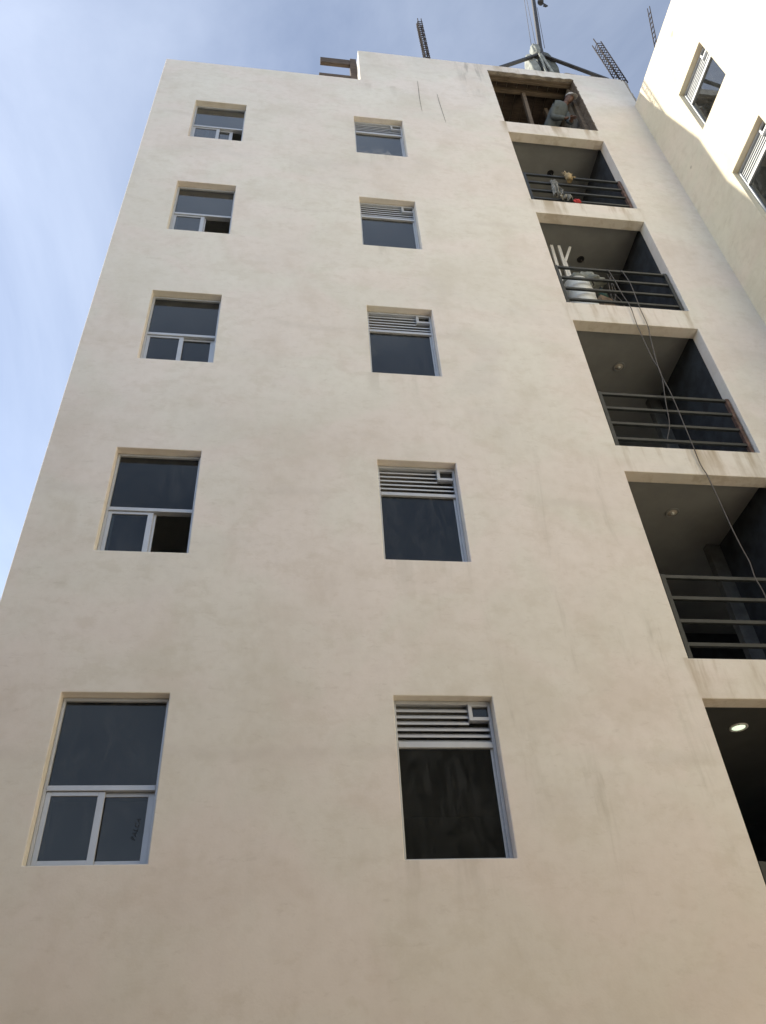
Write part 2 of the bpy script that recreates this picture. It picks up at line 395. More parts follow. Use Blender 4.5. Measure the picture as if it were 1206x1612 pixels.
# roof room above the balconies
w = MB(); w.box((XS+.163, WT+.003, PH_HEAD+.12), (XE-.03, 4.0, ZP-.03)); w.build('roof_slab', 'concrete', bld)
w = MB(); w.box((XS, WT+.002, 15.968), (XS+.16, 4.0, ZP-.012)); w.build('roof_room_wall', 'plaster', bld)
w = MB(); w.box((XS, 4.002, 15.968), (XE, 4.12, ZP-.012)); w.box((XB[1]+.05, WT+.003, 15.97), (XB[1]+.2, 3.99, 18.30)); w.build('roof_room_wall', 'concrete', bld)
# rough unrendered column end and ragged coping at the right of the roof room
def rough_block(name, a, b, mat, parent, amp, seg=.05, seed=1):
    bm = bmesh.new(); bmesh.ops.create_cube(bm, size=1)
    a = Vector(a); b = Vector(b); d = b-a
    bmesh.ops.scale(bm, vec=d, verts=bm.verts); bmesh.ops.translate(bm, vec=(a+b)/2, verts=bm.verts)
    for ax in range(3):
        n = max(1, int(d[ax]/seg))
        for i in range(1, n):
            co_ = a.copy(); co_[ax] = a[ax]+d[ax]*i/n; no = Vector((0, 0, 0)); no[ax] = 1
            bmesh.ops.bisect_plane(bm, geom=bm.verts[:]+bm.edges[:]+bm.faces[:], plane_co=co_, plane_no=no)
    m = bpy.data.meshes.new(name); bm.to_mesh(m); bm.free(); bm_wobble(m, amp, 9, seed)
    return obj(name, m, mat, parent)
rough_block('column_end', (XE-.02, .012, 17.26), (XE+.055, .20, 18.46), 'concrete', bld, .035)
rough_block('ragged_coping', (9.25, .012, ZP-.03), (XE+.03, .2, ZP+.035), 'concrete', bld, .028, .05, 4)
rough_block('mortar_lip', (XB[0]-.01, -.006, PH_HEAD-.018), (XB[1]+.0, .055, PH_HEAD+.004), 'concrete', bld, .014, .04, 7)
# timber lintel and formwork still under the roof slab
for i, (a, b, c, d) in enumerate(((.058, .11, -.045, -.004), (.113, .163, -.055, -.004))):
    q = MB(); q.box((XB[0]+.004, a, PH_HEAD+c), (XB[1]-.004, b, PH_HEAD+d)); q.build('lintel_board', 'wood_raw', bld, .003)
for y0, zt in ((.30, 18.30), (1.15, 18.30), (2.1, 18.30)):
    q = MB(); q.box((XB[0]-.6, y0, zt-.13), (XB[1]+.04, y0+.075, zt)); q.build('formwork_beam', 'wood_raw', bld, .003)
for i in range(11):
    x = 7.05+i*.21
    q = MB(); q.box((x, .17, 18.303), (x+.196, 3.9, 18.318)); q.build('formwork_plank', 'wood', bld)
for x, y, dx_ in ((8.42, .345, -.05), (8.95, .60, .10), (7.75, .70, 0.05)):
    q = MB(); q.bar((x, y, 18.17), (x+dx_, y+.1, 15.98), .07, .07); q.build('formwork_prop', 'wood_raw', bld, .003)
SHUT = MB().box((0, 1.9, 15.975), (.17, 1.93, 18.17)).mesh('formwork_board')
for i in range(14): part('formwork_board', SHUT, 'wood', bld, (7.0+i*.18, .012*(i % 3), 0))
q = MB(); q.bar((XB[1]-.06, .20, 15.98), (XB[1]-.05, .20, 18.12), .08, .09); q.build('formwork_jamb', 'wood_raw', bld, .003)
rough_block('rough_jamb', (XB[1]-.016, .004, PH_SILL-.004), (XB[1]+.01, .19, PH_HEAD-.002), 'wood_raw', bld, .012, .05, 9)
# hairline cracks in the render
for pts in ([(6.18, 17.33), (6.172, 17.0), (6.155, 16.55), (6.155, 16.03)], [(6.5, 16.83), (6.505, 16.5), (6.522, 16.1), (6.54, 15.67)]):
    q = MB(); q.tube([(x, -.0035, z) for x, z in pts], [.002, .0045, .004, .0015], 5); q.build('crack', 'mortar_dark', bld)

# ------------------------------------------------------------------ windows
WW_L = XL[1]-XL[0]; WW_M = XM[1]-XM[0]; Y0 = .088
def frame_mb(wd, ht, s=.026, d=.065, extra=()):
    f = MB(); f.box((.002, Y0, .002), (s, Y0+d, ht-.002)); f.box((wd-s, Y0, .002), (wd-.002, Y0+d, ht-.002))
    f.box((s, Y0, .002), (wd-s, Y0+d, s+.004)); f.box((s, Y0, ht-s-.004), (wd-s, Y0+d, ht-.002))
    for a, b in extra: f.box(a, b)
    return f
def sash_mb(wd, ht, s=.036, sr=.05):
    f = MB(); f.box((0, 0, 0), (s, .022, ht)); f.box((wd-sr, 0, 0), (wd, .022, ht)); f.box((s, 0, 0), (wd-sr, .022, .03)); f.box((s, 0, ht-.028), (wd-sr, .022, ht)); return f
L_FRAME = frame_mb(WW_L, WS, .026, .065, [((.026, Y0-.004, .548), (WW_L-.026, Y0+.065, .588))]).mesh('window_frame')
L_TOP = MB().box((.028, .112, .59), (WW_L-.028, .118, WS-.03)).mesh('pane')
SW, SH = .415, .512
SASH = sash_mb(SW, SH).mesh('sash'); SPANE = MB().box((.037, .009, .031), (SW-.051, .014, SH-.029)).mesh('pane')
def lwindow(parent, x, z, right, lab=None):
    w_ = part('window', L_FRAME, 'alu', parent, (x, 0, z), .003)
    part('pane', L_TOP, 'glass', w_)
    part('sash', SASH, 'alu', w_, (.027, .098, .031), .002); part('pane', SPANE, 'glass', w_, (.027, .098, .031))
    part('sash', SASH, 'alu', w_, (right, .124, .031), .002); part('pane', SPANE, 'glass', w_, (right, .124, .031))
    if lab: w_['label'] = lab
    return w_
for k, right in enumerate((.383, .050, .383, .045, .232)):
    lab = {1: 'window with its right sash slid open', 3: 'window with its right sash slid open', 4: 'window with its right sash half open', 0: 'window with marker writing on its lower right pane'}.get(k)
    wl = lwindow(bld, XL[0], HEAD[k]-WS, right, lab)
    if k == 0:
        cu = bpy.data.curves.new('marker_writing', 'FONT'); cu.body = 'PALCA'; cu.size = .046; cu.extrude = .0006; cu.offset = .0004; cu.space_character = 1.2
        tmp = bpy.data.objects.new('tmp', cu); COL.objects.link(tmp)
        bpy.context.view_layer.update()
        me = bpy.data.meshes.new_from_object(tmp.evaluated_get(bpy.context.evaluated_depsgraph_get())); bpy.data.objects.remove(tmp)
        for v in me.vertices: v.co.x += .25*v.co.y
        t_ = part('lettering', me, 'ink', wl, (.694, .1295, .20)); t_.rotation_euler = (R(90), R(-82), 0)
# louvred windows
BX0, BX1, BZ0 = .632, WW_M-.028, 1.122
M_FRAME = frame_mb(WW_M, WS, .028, .065, [((.028, Y0-.003, .886), (WW_M-.028, Y0+.06, .928)), ((WW_M-.050, Y0+.02, .032), (WW_M-.028, Y0+.06, .885))]).mesh('window_frame')
M_PANE = MB().box((.029, .112, .034), (WW_M-.051, .118, .885)).mesh('pane')
def slat_mesh(L):
    q = MB(); a = R(38)
    q.bar((0, .004, 0), (L, .004, 0), .004, .034, (0, math.sin(a), math.cos(a)))
    q.box((0, -.0165, -.030), (L, -.0125, -.012)); return q.mesh('slat')
SL_S = slat_mesh(BX0-.032); SL_F = slat_mesh(WW_M-.062)
VENT = MB().box((BX0, Y0-.006, BZ0), (BX0+.032, Y0+.055, WS-.034)).box((BX0+.032, Y0-.006, BZ0), (BX1, Y0+.055, BZ0+.030)).box((BX0+.032, Y0-.004, WS-.05), (BX1, Y0+.055, WS-.034)).mesh('vent_frame')
VPANE = MB().box((BX0+.034, .112, BZ0+.032), (BX1-.002, .117, WS-.052)).mesh('pane')
def mwindow(parent, loc, rz=0, dirty=False):
    w_ = part('window', M_FRAME, 'alu', parent, loc, .003); w_.rotation_euler = (0, 0, rz)
    p_ = M_PANE
    if dirty: p_ = M_PANE.copy(); p_.materials.clear(); w_['label'] = 'louvred window with whitish smears along the bottom of its pane'
    part('pane', p_, 'glass_dirty' if dirty else 'glass', w_)
    for i in range(6):
        z = .958+i*.0555
        short = z > BZ0-.03
        part('slat', SL_S if short else SL_F, 'alu', w_, (.030, .125, z))
    part('vent_frame', VENT, 'alu', w_, (0, 0, 0), .002); part('pane', VPANE, 'glass', w_)
    return w_
for k in range(5): mwindow(bld, (XM[0], 0, HEAD[k]-WS), 0, k == 4)

# ------------------------------------------------------------------ balcony railings
RAILZ = (.950, .700, .440, .185)
RAIL = MB().box((7.655, .060, -.019), (9.30, .095, .019)).mesh('rail')
POST = MB().box((0, .052, 0), (.045, .100, .970)).mesh('post')
PLATE = MB().box((-.01, .04, 0), (.06, .112, .008)).mesh('base_plate')
rusty = POST.copy()
for k in range(5):
    sz = HEAD[k]-BS+.001
    rl = empty('railing', bld, (0, 0, sz))
    for z in RAILZ: part('rail', RAIL, 'steel', rl, (0, 0, z), .003)
    part('post', POST, 'steel', rl, (7.665, 0, 0), .003)
    if k in (2, 4): p_ = part('post', rusty, 'rust', rl, (9.285, 0, 0), .003); p_['label'] = 'rusty brown railing post'
    else: part('post', POST, 'steel', rl, (9.285, 0, 0), .003)
    part('base_plate', PLATE, 'steel', rl, (7.665, 0, 0)); part('base_plate', PLATE, 'steel', rl, (9.285, 0, 0))

# ------------------------------------------------------------------ ceiling lights
LL = ['lit round downlight glowing pale green in the lowest balcony ceiling', 'unlit round ceiling fitting above the balcony crossed by a single cable',
      'unlit round ceiling fitting above the balcony crossed by two cables', 'dark round ceiling hole above the white drum and pipes', 'dark round ceiling hole above the hanging gloves and rag']
LP = [(8.35, .735), (8.51, .75), (8.555, .78), (8.60, .78), (8.60, .70)]
for k in range(5):
    x, y = LP[k]; z = HEAD[k]+CE
    lt = thing('ceiling_light', LL[k], 'ceiling light', (x, y, z), 'ceiling lights of the balconies')
    r = .075 if k == 0 else .07 if k < 3 else .052
    if k < 3:
        MB().lathe([(r+.014, -.002), (r+.014, -.010), (r, -.016), (r-.012, -.006)], n=28).build('trim', 'white' if k == 0 else 'ceil', lt)
        q = MB(); q.lathe([(.0005, -.0075), (r-.012, -.0075), (r-.012, -.004)], n=28); q.build('diffuser', 'lamp' if k == 0 else 'room', lt)
        if k: MB().lathe([(.0005, -.030), (.018, -.028), (.022, -.008)], n=14).build('bulb_socket', 'white', lt)
    else:
        MB().lathe([(.0005, -.006), (r-.006, -.006), (r+.004, -.010), (r+.008, -.002)], n=24).build('recess', 'black', lt)
        MB().tube([(0.01, 0, -.004), (.02, .01, -.05), (.045, .0, -.075)], .006, 6).build('wire', 'cable', lt)

# ------------------------------------------------------------------ wing on the right
wing = thing('apartment_wing', 'sunlit cream plastered wing standing at right angles on the right with louvred windows', 'building', (XR, 0, 0))
WZ = 17.265; WL = 12.0
wh = [(.88, .88+WW_M, HEAD[k]-WS, HEAD[k]) for k in (1, 2, 3, 4)]
def wgrid():
    xs_ = [-.06, WL] + [q for h_ in wh for q in h_[:2]]; zs_ = [0, WZ] + [q for h_ in wh for q in h_[2:]]
    return wall_grid(xs_, zs_, lambda x, z: any(a < x < b and c < z < d for a, b, c, d in wh), lambda x, z: True)
fw_ = obj('front_wall', wgrid(), 'wing', wing, .006); fw_.rotation_euler = (0, 0, R(-90))
for k in (1, 2, 3, 4):
    mwindow(wing, (0, -.88, HEAD[k]-WS), R(-90))
q = MB(); q.box((WT+.002, -WL, 0), (6, -WL+.16, WZ)); q.build('end_wall', 'wing', wing)
q = MB(); q.box((6.002, -WL, 0), (6.16, 6, WZ)); q.build('end_wall', 'wing', wing)
q = MB(); q.box((WT+.002, -WL+.162, WZ-.35), (5.998, -.01, WZ-.15)); q.build('roof_slab', 'concrete', wing)
for k in range(0, 5):
    q = MB(); q.box((WT+.003, -WL+.165, HEAD[k]+CE-2.7), (5.99, -.012, HEAD[k]+.29+CE-2.7)); q.build('floor_slab', 'ceil', wing)
q = MB(); q.box((2.4, -WL+.17, .5), (2.5, -.02, WZ-.4)); q.build('room_wall', 'room', wing)

# ------------------------------------------------------------------ opposite building (only mirrored in the panes)
ob = thing('brick_building', 'rough brown blockwork building across the yard facing the plastered facade', 'building', (9, -19, 0))
q = MB(); q.box((-5.5, -5, 0), (1.3, 6, 10.8)); q.box((-14, -4.4, 0), (-5.502, 5, 5.4)); q.build('wall', 'brick', ob)
q = MB(); q.box((-5.8, -5.2, 10.802), (1.5, 6.25, 11.02)); q.box((-14.2, -4.5, 5.402), (-5.81, 5.2, 5.56)); q.build('roof', 'concrete', ob)
nb = thing('shade_house', 'unseen brown blockwork house added left of the yard to shade the ground', 'building', (-8, -8, 0))  # added out of view, its height set by how it shades the yard
q = MB(); q.box((-4, -7, 0), (4.3, 6.6, 8.6)); q.build('wall', 'brick', nb)
q = MB(); q.box((-4.2, -7.2, 8.602), (4.5, 6.8, 8.8)); q.build('roof', 'concrete', nb)

# ------------------------------------------------------------------ roof: timber, rebar, hoist
tf = thing('timber_formwork', 'brown timber boards nailed to an upright block beside the roof step', 'timber', (4.78, .25, 17.15))
def wbox(a, b, name, mat='wood', bev=.003, par=tf, off=(4.78, .25, 17.15)):
    q = MB(); q.box(tuple(a[i]-off[i] for i in range(3)), tuple(b[i]-off[i] for i in range(3))); return q.build(name, mat, par, bev)
wbox((4.41, .25, 18.43), (4.985, .32, 18.655), 'board'); wbox((4.385, .25, 17.80), (4.985, .42, 17.90), 'board')
wbox((4.988, .24, 15.97), (5.108, .36, 18.70), 'upright')
wbox((4.385, .34, 15.97), (4.43, .40, 17.798), 'stud')

def cage(name, label, base, top, w, d, pitch, rods=4, rad=.007, seed=0):
    rnd = random.Random(seed)
    t = thing(name, label, 'rebar cage', base, 'rebar cages sticking up from the roof')
    b = Vector((0, 0, 0)); v = Vector(top)-Vector(base)
    L = v.length; dirv = v.normalized(); ux = Vector((1, 0, 0)) if rods == 4 else Vector((0, 1, 0))
    ux = (ux-dirv*ux.dot(dirv)).normalized(); uy = dirv.cross(ux)
    cs = [(-1, -1), (1, -1), (1, 1), (-1, 1)] if rods == 4 else [(-1, 0), (1, 0)]
    for a, c in cs:
        e = L+rnd.uniform(.02, .14); o_ = ux*a*w/2+uy*c*d/2
        MB().tube([o_, o_+dirv*e*.5+ux*rnd.uniform(-.006, .006), o_+dirv*e+ux*rnd.uniform(-.012, .012)], rad, 6).build('rod', 'rebar', t)
    for i in range(int(L/pitch)):
        s = .06+i*pitch+rnd.uniform(-.012, .012); k = rnd.uniform(-.02, .02)
        pts = [ux*a*(w/2+.008)+uy*c*(d/2+.008)+dirv*(s+k*a) for a, c in cs]
        if rods == 4: pts.append(pts[0])
        MB().tube(pts, .0095, 5).build('stirrup', 'rebar', t)
cage('rebar_cage', 'narrow dark rebar cage standing on the parapet midway along the roof', (6.515, .14, 18.46), (6.525, .14, 20.86), .085, .10, .115, 4, .011, 1)
cage('rebar_cage', 'bent rusty rebar cage by the roof corner right of the hoist', (10.475, .07, 18.40), (10.42, .07, 20.52), .125, .12, .13, 4, .012, 2)
cage('rebar_cage', 'flat ladder of rebar rising behind the sunlit wing roof', (10.5, -.82, 17.1), (10.5, -1.265, 18.44), .085, 0, .125, 2, .009, 3)
q = MB(); q.tube([(10.47, .05, 18.35), (10.50, .05, 18.55), (10.505, .05, 18.62), (10.54, .05, 18.66)], .005, 6)
tag(q.build('steel_wire', 'rebar'), 'short bent wire sticking up beside the corner rebar cage', 'wire')

ho = thing('roof_hoist', 'dark steel hoist mast with pale tarpaulin bundle and two struts on the roof', 'hoist', (8.95, .12, 18.44))
HO = Vector((8.95, .12, 18.44))
def hp(*p): return Vector(p)-HO
q = MB(); q.bar(hp(8.93, .12, 18.45), hp(9.08, .12, 20.2), .07, .07); q.bar(hp(9.075, .12, 20.15), hp(9.52, .10, 23.6), .075, .075); q.build('mast', 'mast', ho, .004)
q = MB(); q.bar(hp(8.92, .11, 19.62), hp(7.93, .045, 18.52), .06, .055); q.build('strut', 'mast', ho, .003)
q = MB(); q.bar(hp(9.06, .11, 19.62), hp(10.17, .045, 18.52), .06, .055); q.build('strut', 'mast', ho, .003)
q = MB(); q.bar(hp(8.93, .05, 19.55), hp(8.90, .06, 18.46), .035, .03); q.bar(hp(8.95, .05, 19.52), hp(9.05, .06, 18.46), .05, .04); q.build('stay', 'tarp', ho, .003)
q = MB(); q.box(hp(7.85, .04, 18.455), hp(10.25, .10, 18.53)); q.build('base_rail', 'mast', ho, .003)
def tarp(name, mat, c, r, seed, zs_=1.):
    bm = bmesh.new(); bmesh.ops.create_icosphere(bm, subdivisions=4, radius=1)
    from mathutils import noise
    for v in bm.verts:
        n = v.co.normalized(); a = math.atan2(n.y, n.x)
        fold = .10*math.sin(a*7+seed+2*n.z)*max(0, 1-abs(n.z))+.16*noise.noise(n*2.2+Vector((seed, 0, 0)))+.05*noise.noise(n*7+Vector((seed, 3, 0)))
        s = 1+fold
        flat = 1 if n.z < 0 else 1-.25*n.z
        px = max(-1, min(1, n.x*1.25)); py = max(-1, min(1, n.y*1.25)); pz = max(-1, min(1, n.z*1.2))
        v.co = Vector((px*s*r[0]*(1-.2*max(0, n.z)), py*s*r[1], pz*r[2]*flat*(1+.3*fold)))+Vector(c)
    for f in bm.faces: f.smooth = True
    m = bpy.data.meshes.new(name); bm.to_mesh(m); bm.free(); return obj(name, m, mat, ho if name == 'tarpaulin' else None)
tarp('tarpaulin', 'tarpdark', hp(9.13, .26, 19.42), (.165, .12, .80), 1.3)
tarp('tarpaulin', 'tarp', hp(8.78, .24, 19.20), (.115, .12, .72), 4.1)
tarp('tarpaulin', 'tarp', hp(8.93, .14, 19.93), (.085, .09, .26), 7.7)
for a, b in (((8.86, .1, 20.0), (9.27, .08, 23.5)), ((8.97, .1, 20.1), (9.33, .09, 23.5)), ((9.17, .12, 20.1), (9.46, .1, 22.6))):
    q = MB(); q.tube([hp(*a), hp(*b)], .006, 5); q.build('hoist_cable', 'cable', ho)
hk = MB(); hk.lathe([(.0005, -.09), (.06, -.07), (.075, 0), (.06, .07), (.0005, .09)], hp(9.60, .08, 22.95), 14).build('pulley_block', 'mast', ho)
q = MB(); q.tube([hp(9.62, .08, 22.88), hp(9.68, .08, 22.80), hp(9.72, .08, 22.72), hp(9.67, .08, 22.66), hp(9.62, .08, 22.70)], .018, 8); q.build('hook', 'mast', ho)
q = MB(); q.tube([hp(9.58, .08, 23.02), hp(9.53, .08, 23.6)], .012, 6); q.build('hoist_cable', 'cable', ho)

# ------------------------------------------------------------------ cables over the balconies
def smooth_pts(P, n=6):
    P = [Vector(p) for p in P]; out = []
    for i in range(len(P)-1):
        p0, p1, p2, p3 = P[max(i-1, 0)], P[i], P[i+1], P[min(i+2, len(P)-1)]
        for j in range(n):
            t = j/n
            out.append(.5*((2*p1)+(p2-p0)*t+(2*p0-5*p1+4*p2-p3)*t*t+(3*p1-p0-3*p2+p3)*t**3))
    return out+[P[-1]]
ca = [(8.49, .10, 11.50), (8.455, .075, 11.545), (8.44, .03, 11.45), (8.436, -.02, 11.09), (8.451, -.03, 10.79), (8.492, -.03, 10.505), (8.484, -.02, 10.114), (8.50, -.02, 9.438), (8.53, -.02, 9.171), (8.43, -.02, 8.62), (8.40, .03, 8.30), (8.33, .09, 8.06), (8.40, .20, 7.90)]
q = MB(); q.tube(smooth_pts(ca), .0055, 6); tag(q.build('hanging_cable', 'cable'), 'thin grey cable ending inside the balcony below the drum', 'cable', 'cables hanging over the balconies')
cb = [(8.68, .10, 11.50), (8.655, .075, 11.545), (8.635, .02, 11.45), (8.638, -.03, 11.054), (8.621, -.03, 10.52), (8.627, -.025, 10.13), (8.582, -.03, 9.818), (8.516, -.03, 9.206), (8.538, -.03, 8.761), (8.535, -.03, 8.264), (8.531, -.03, 7.889), (8.534, -.02, 7.622), (8.559, -.02, 7.45), (8.555, -.03, 7.309), (8.562, -.03, 7.117), (8.569, -.03, 6.731), (8.585, -.03, 6.433), (8.602, -.03, 6.257), (8.589, -.03, 6.063), (8.612, -.03, 5.831), (8.63, -.03, 4.9), (8.60, -.04, 3.4), (8.65, -.05, 1.6), (8.66, -.1, .2), (8.8, -.3, .012)]
q = MB(); q.tube(smooth_pts(cb), .006, 6); tag(q.build('hanging_cable', 'cable'), 'long grey cable dropping past the lower balconies out of the picture', 'cable', 'cables hanging over the balconies')

# ------------------------------------------------------------------ clutter on the fourth balcony
F3 = HEAD[3]-BS
dr = thing('plastic_drum', 'white plastic drum behind the railing of the balcony with pipes', 'drum', (8.06, .345, F3))
MB().lathe([(.0005, .0), (.19, 0), (.205, .03), (.215, .25), (.222, .27), (.215, .29), (.215, .60), (.222, .62), (.215, .64), (.20, .88), (.185, .92), (.0005, .935)], n=28).build('drum_body', 'white', dr)
MB().tube(smooth_pts([(.11, -.19, .80), (.13, -.215, .76), (.17, -.175, .74), (.19, -.13, .78)]), .012, 7).build('handle', 'mast', dr)
def pipe(label, pts, w=.05):
    q = MB()
    for i in range(len(pts)-1): q.bar(pts[i], pts[i+1], w, w*.8, (0, 1, 0))
    tag(q.build('white_pipe', 'pvc', None, .004), label, 'pipe', 'white pipes leaning in the balcony corner')
pipe('leftmost white pipe leaning against the balcony jamb above the drum', [(8.01, .64, F3+.01), (7.985, .48, 12.79)])
pipe('middle straight white pipe leaning behind the railing', [(8.145, .64, F3+.01), (8.105, .48, 12.79)])
pf = thing('forked_pipe', 'forked white pipe like a letter Y leaning above the drum', 'pipe', (8.19, .62, F3), 'white pipes leaning in the balcony corner')
MB().bar((0.01, .0, .01), (-.055, -.12, 1.88), .042, .035, (0, 1, 0)).build('main_pipe', 'pvc', pf, .004)
MB().bar((-.053, -.12, 1.82), (.105, -.13, 2.23), .042, .035, (0, 1, 0)).build('branch_pipe', 'pvc', pf, .004)
MB().bar((.09, -.01, .01), (.02, -.06, 1.45), .03, .025, (0, 1, 0)).build('brace_pipe', 'pvc', pf, .004)
def lump(name, label, cat, c, r, mat, seed, squash=1., group=None):
    from mathutils import noise
    bm = bmesh.new(); bmesh.ops.create_icosphere(bm, subdivisions=4, radius=1)
    for v in bm.verts:
        n = v.co.normalized()
        f = 1+.35*noise.noise(n*1.7+Vector((seed, 0, 0)))+.28*abs(noise.noise(n*4.3+Vector((0, seed, 0))))+.10*noise.noise(n*10+Vector((seed, seed, 0)))
        v.co = Vector((n.x*r[0], n.y*r[1], n.z*r[2]))*f
    for f in bm.faces: f.smooth = True
    m = bpy.data.meshes.new(name); bm.to_mesh(m); bm.free(); o = obj(name, m, mat); o.location = c
    return tag(o, label, cat, group)
lump('plastic_sheet', 'crumpled grey plastic sheet bundled on top of the drum', 'plastic sheet', (8.22, .33, F3+1.03), (.27, .14, .10), 'tarp', 2.2)
cb_ = MB(); cb_.box((-.11, -.09, 0), (.11, .09, .52)); cbm = cb_.mesh('cardboard_box'); cbo = obj('cardboard_box', cbm, 'card', None, .006); cbo.location = (8.36, .30, F3+.003); cbo.rotation_euler = (0, 0, .3)
tag(cbo, 'brown cardboard box standing right of the white drum', 'box')
gb = thing('green_can', 'small dark green can standing on the cardboard box', 'can', (8.38, .27, F3+.525))
MB().lathe([(.0005, 0), (.06, 0), (.06, .16), (.03, .21), (.025, .25)], n=16).build('can_body', 'green', gb); MB().lathe([(.028, .245), (.028, .275), (.0005, .278)], n=12).build('cap', 'black', gb)
for i, (x, dx_, z0) in enumerate(((8.46, .05, .95), (8.50, -.03, .90), (8.43, -.02, .75))):
    q = MB(); q.tube(smooth_pts([(x, .12, F3+z0), (x+dx_, .15, F3+z0-.35), (x-dx_, .13, F3+.25), (x+dx_*.5, .16, F3+.01)]), .007, 6)
    tag(q.build('loose_wire', 'cable'), ('middle loose grey wire drooping behind the railing right of the drum', 'rightmost loose grey wire drooping behind the railing beside the drum', 'leftmost loose grey wire behind the railing, in front of the cardboard box')[i], 'wire', 'loose wires behind the railing')

# ------------------------------------------------------------------ things hung on the fifth balcony
F4 = HEAD[4]-BS
def rag(name, label, cat, x, ztop, w, h, mat, seed, y=.045):
    rnd = random.Random(seed); bm = bmesh.new(); nu, nv = 14, 18; V = []
    from mathutils import noise
    for j in range(nv+1):
        row = []
        for i in range(nu+1):
            u = i/nu-.5; v = j/nv
            ww = w*(.55+.6*v+.25*noise.noise(Vector((v*3, seed, 0))))
            px = x+u*ww+.03*noise.noise(Vector((u*3, v*4, seed)))
            py = y-.015+.03*math.sin(u*16+seed)*(.3+v)+.02*noise.noise(Vector((u*5, v*5, seed+3)))
            pz = ztop-h*v*(1+.25*noise.noise(Vector((u*4, seed, 2))))
            if v < .12: py += (.12-v)*.5
            row.append(bm.verts.new((px, py, pz)))
        V.append(row)
    for j in range(nv):
        for i in range(nu): bm.faces.new((V[j][i], V[j][i+1], V[j+1][i+1], V[j+1][i])).smooth = True
    m = bpy.data.meshes.new(name); bm.to_mesh(m); bm.free(); o = obj(name, m, mat)
    s_ = o.modifiers.new('thickness', 'SOLIDIFY'); s_.thickness = .006
    return tag(o, label, cat)
rag('hanging_rag', 'grey rag hanging over the rails of the topmost railed balcony', 'rag', 8.13, F4+.80, .14, .55, 'rag', 3)
rag('hanging_rag', 'pale cloth strip draped on the lowest rail under the grey rag', 'rag', 8.24, F4+.33, .20, .16, 'rag', 6)
gl = thing('work_glove', 'tan work glove stuck on the top rail of the upper balcony', 'glove', (8.42, .06, F4+.92))
def finger(p, d, L, r): return MB().tube([p, Vector(p)+Vector(d)*L*.5, Vector(p)+Vector(d)*L], [r, r*.95, r*.6], 8)
pal = MB(); pal.tube([(0.0, -.02, -.13), (.01, -.03, -.06), (0, -.03, .0), (-.01, -.02, .05)], [.045, .055, .058, .045], 10); pal.build('palm', 'glove', gl)
for i, (dx_, L) in enumerate(((-.45, .10), (-.15, .13), (.25, .11), (.75, .09))):
    finger((-.035+i*.022, -.025, .03), Vector((dx_, -.1, .9)).normalized(), L, .014).build('finger', 'glove', gl)
finger((.04, -.03, -.03), Vector((.9, 0, .25)), .09, .016).build('thumb', 'glove', gl)
lump('red_cloth', 'small red cloth hung on the lowest rail of the top railing', 'cloth', (8.405, .04, F4+.14), (.055, .025, .045), 'red', 5.5)

# ------------------------------------------------------------------ the worker in the top opening
FP = PH_SILL
man = thing('person', 'worker in pale cap and light long-sleeved shirt leaning from the top opening', 'person', (8.85, .35, FP))
MO = Vector((8.85, .35, FP))
def skin_mesh(name, verts, edges, radii, mat, parent, root=0, sub=2):
    m = bpy.data.meshes.new(name); m.from_pydata([Vector(v)-MO for v in verts], edges, [])
    o = bpy.data.objects.new(name, m); COL.objects.link(o)
    sk = o.modifiers.new('skin', 'SKIN'); sk.use_smooth_shade = True
    for i, r in enumerate(radii):
        d = m.skin_vertices[0].data[i]; d.radius = r if isinstance(r, tuple) else (r, r); d.use_root = (i == root)
    ss = o.modifiers.new('sub', 'SUBSURF'); ss.levels = ss.render_levels = sub
    bpy.context.view_layer.update()
    me = bpy.data.meshes.new_from_object(o.evaluated_get(bpy.context.evaluated_depsgraph_get()))
    bpy.data.objects.remove(o); me.name = name
    for p in me.polygons: p.use_smooth = True
    r_ = obj(name, me, mat, parent); return r_
# joints (world)
PEL = (8.72, .64, FP+.80); WAI = (8.77, .46, FP+.98); CHE = (8.92, .22, FP+1.24); NEB = (9.06, .145, FP+1.39); NEK = (9.10, .115, FP+1.44); HEA = (9.145, .09, FP+1.50)
SHL = (8.86, .125, FP+1.31); ELL = (8.76, .27, FP+1.03); WRL = (8.98, .19, FP+.86); HNL = (9.03, .165, FP+.84)
SHR = (9.09, .27, FP+1.28); ELR = (9.12, .30, FP+1.0); WRR = (9.08, .22, FP+.78)
HPL = (8.64, .62, FP+.76); KNL = (8.64, .46, FP+.42); ANL = (8.64, .58, FP+.09); TOL = (8.66, .43, FP+.05)
HPR = (8.82, .66, FP+.76); KNR = (8.84, .50, FP+.42); ANR = (8.84, .62, FP+.09); TOR = (8.86, .47, FP+.05)
body = skin_mesh('body', [PEL, WAI, CHE, NEB, NEK, SHL, ELL, WRL, HNL, SHR, ELR, WRR, HPL, KNL, ANL, TOL, HPR, KNR, ANR, TOR],
    [(0, 1), (1, 2), (2, 3), (3, 4), (2, 5), (5, 6), (6, 7), (7, 8), (2, 9), (9, 10), (10, 11), (0, 12), (12, 13), (13, 14), (14, 15), (0, 16), (16, 17), (17, 18), (18, 19)],
    [.12, .11, .12, .06, .05, .055, .042, .028, .03, .055, .042, .028, .08, .05, .04, .04, .08, .05, .04, .04], 'skin', man)
skin_mesh('shirt', [PEL, WAI, CHE, NEB, SHL, ELL, WRL, SHR, ELR, WRR], [(0, 1), (1, 2), (2, 3), (2, 4), (4, 5), (5, 6), (2, 7), (7, 8), (8, 9)],
    [(.155, .135), (.15, .13), (.165, .135), .075, .080, .064, .046, .080, .064, .046], 'shirt', man)
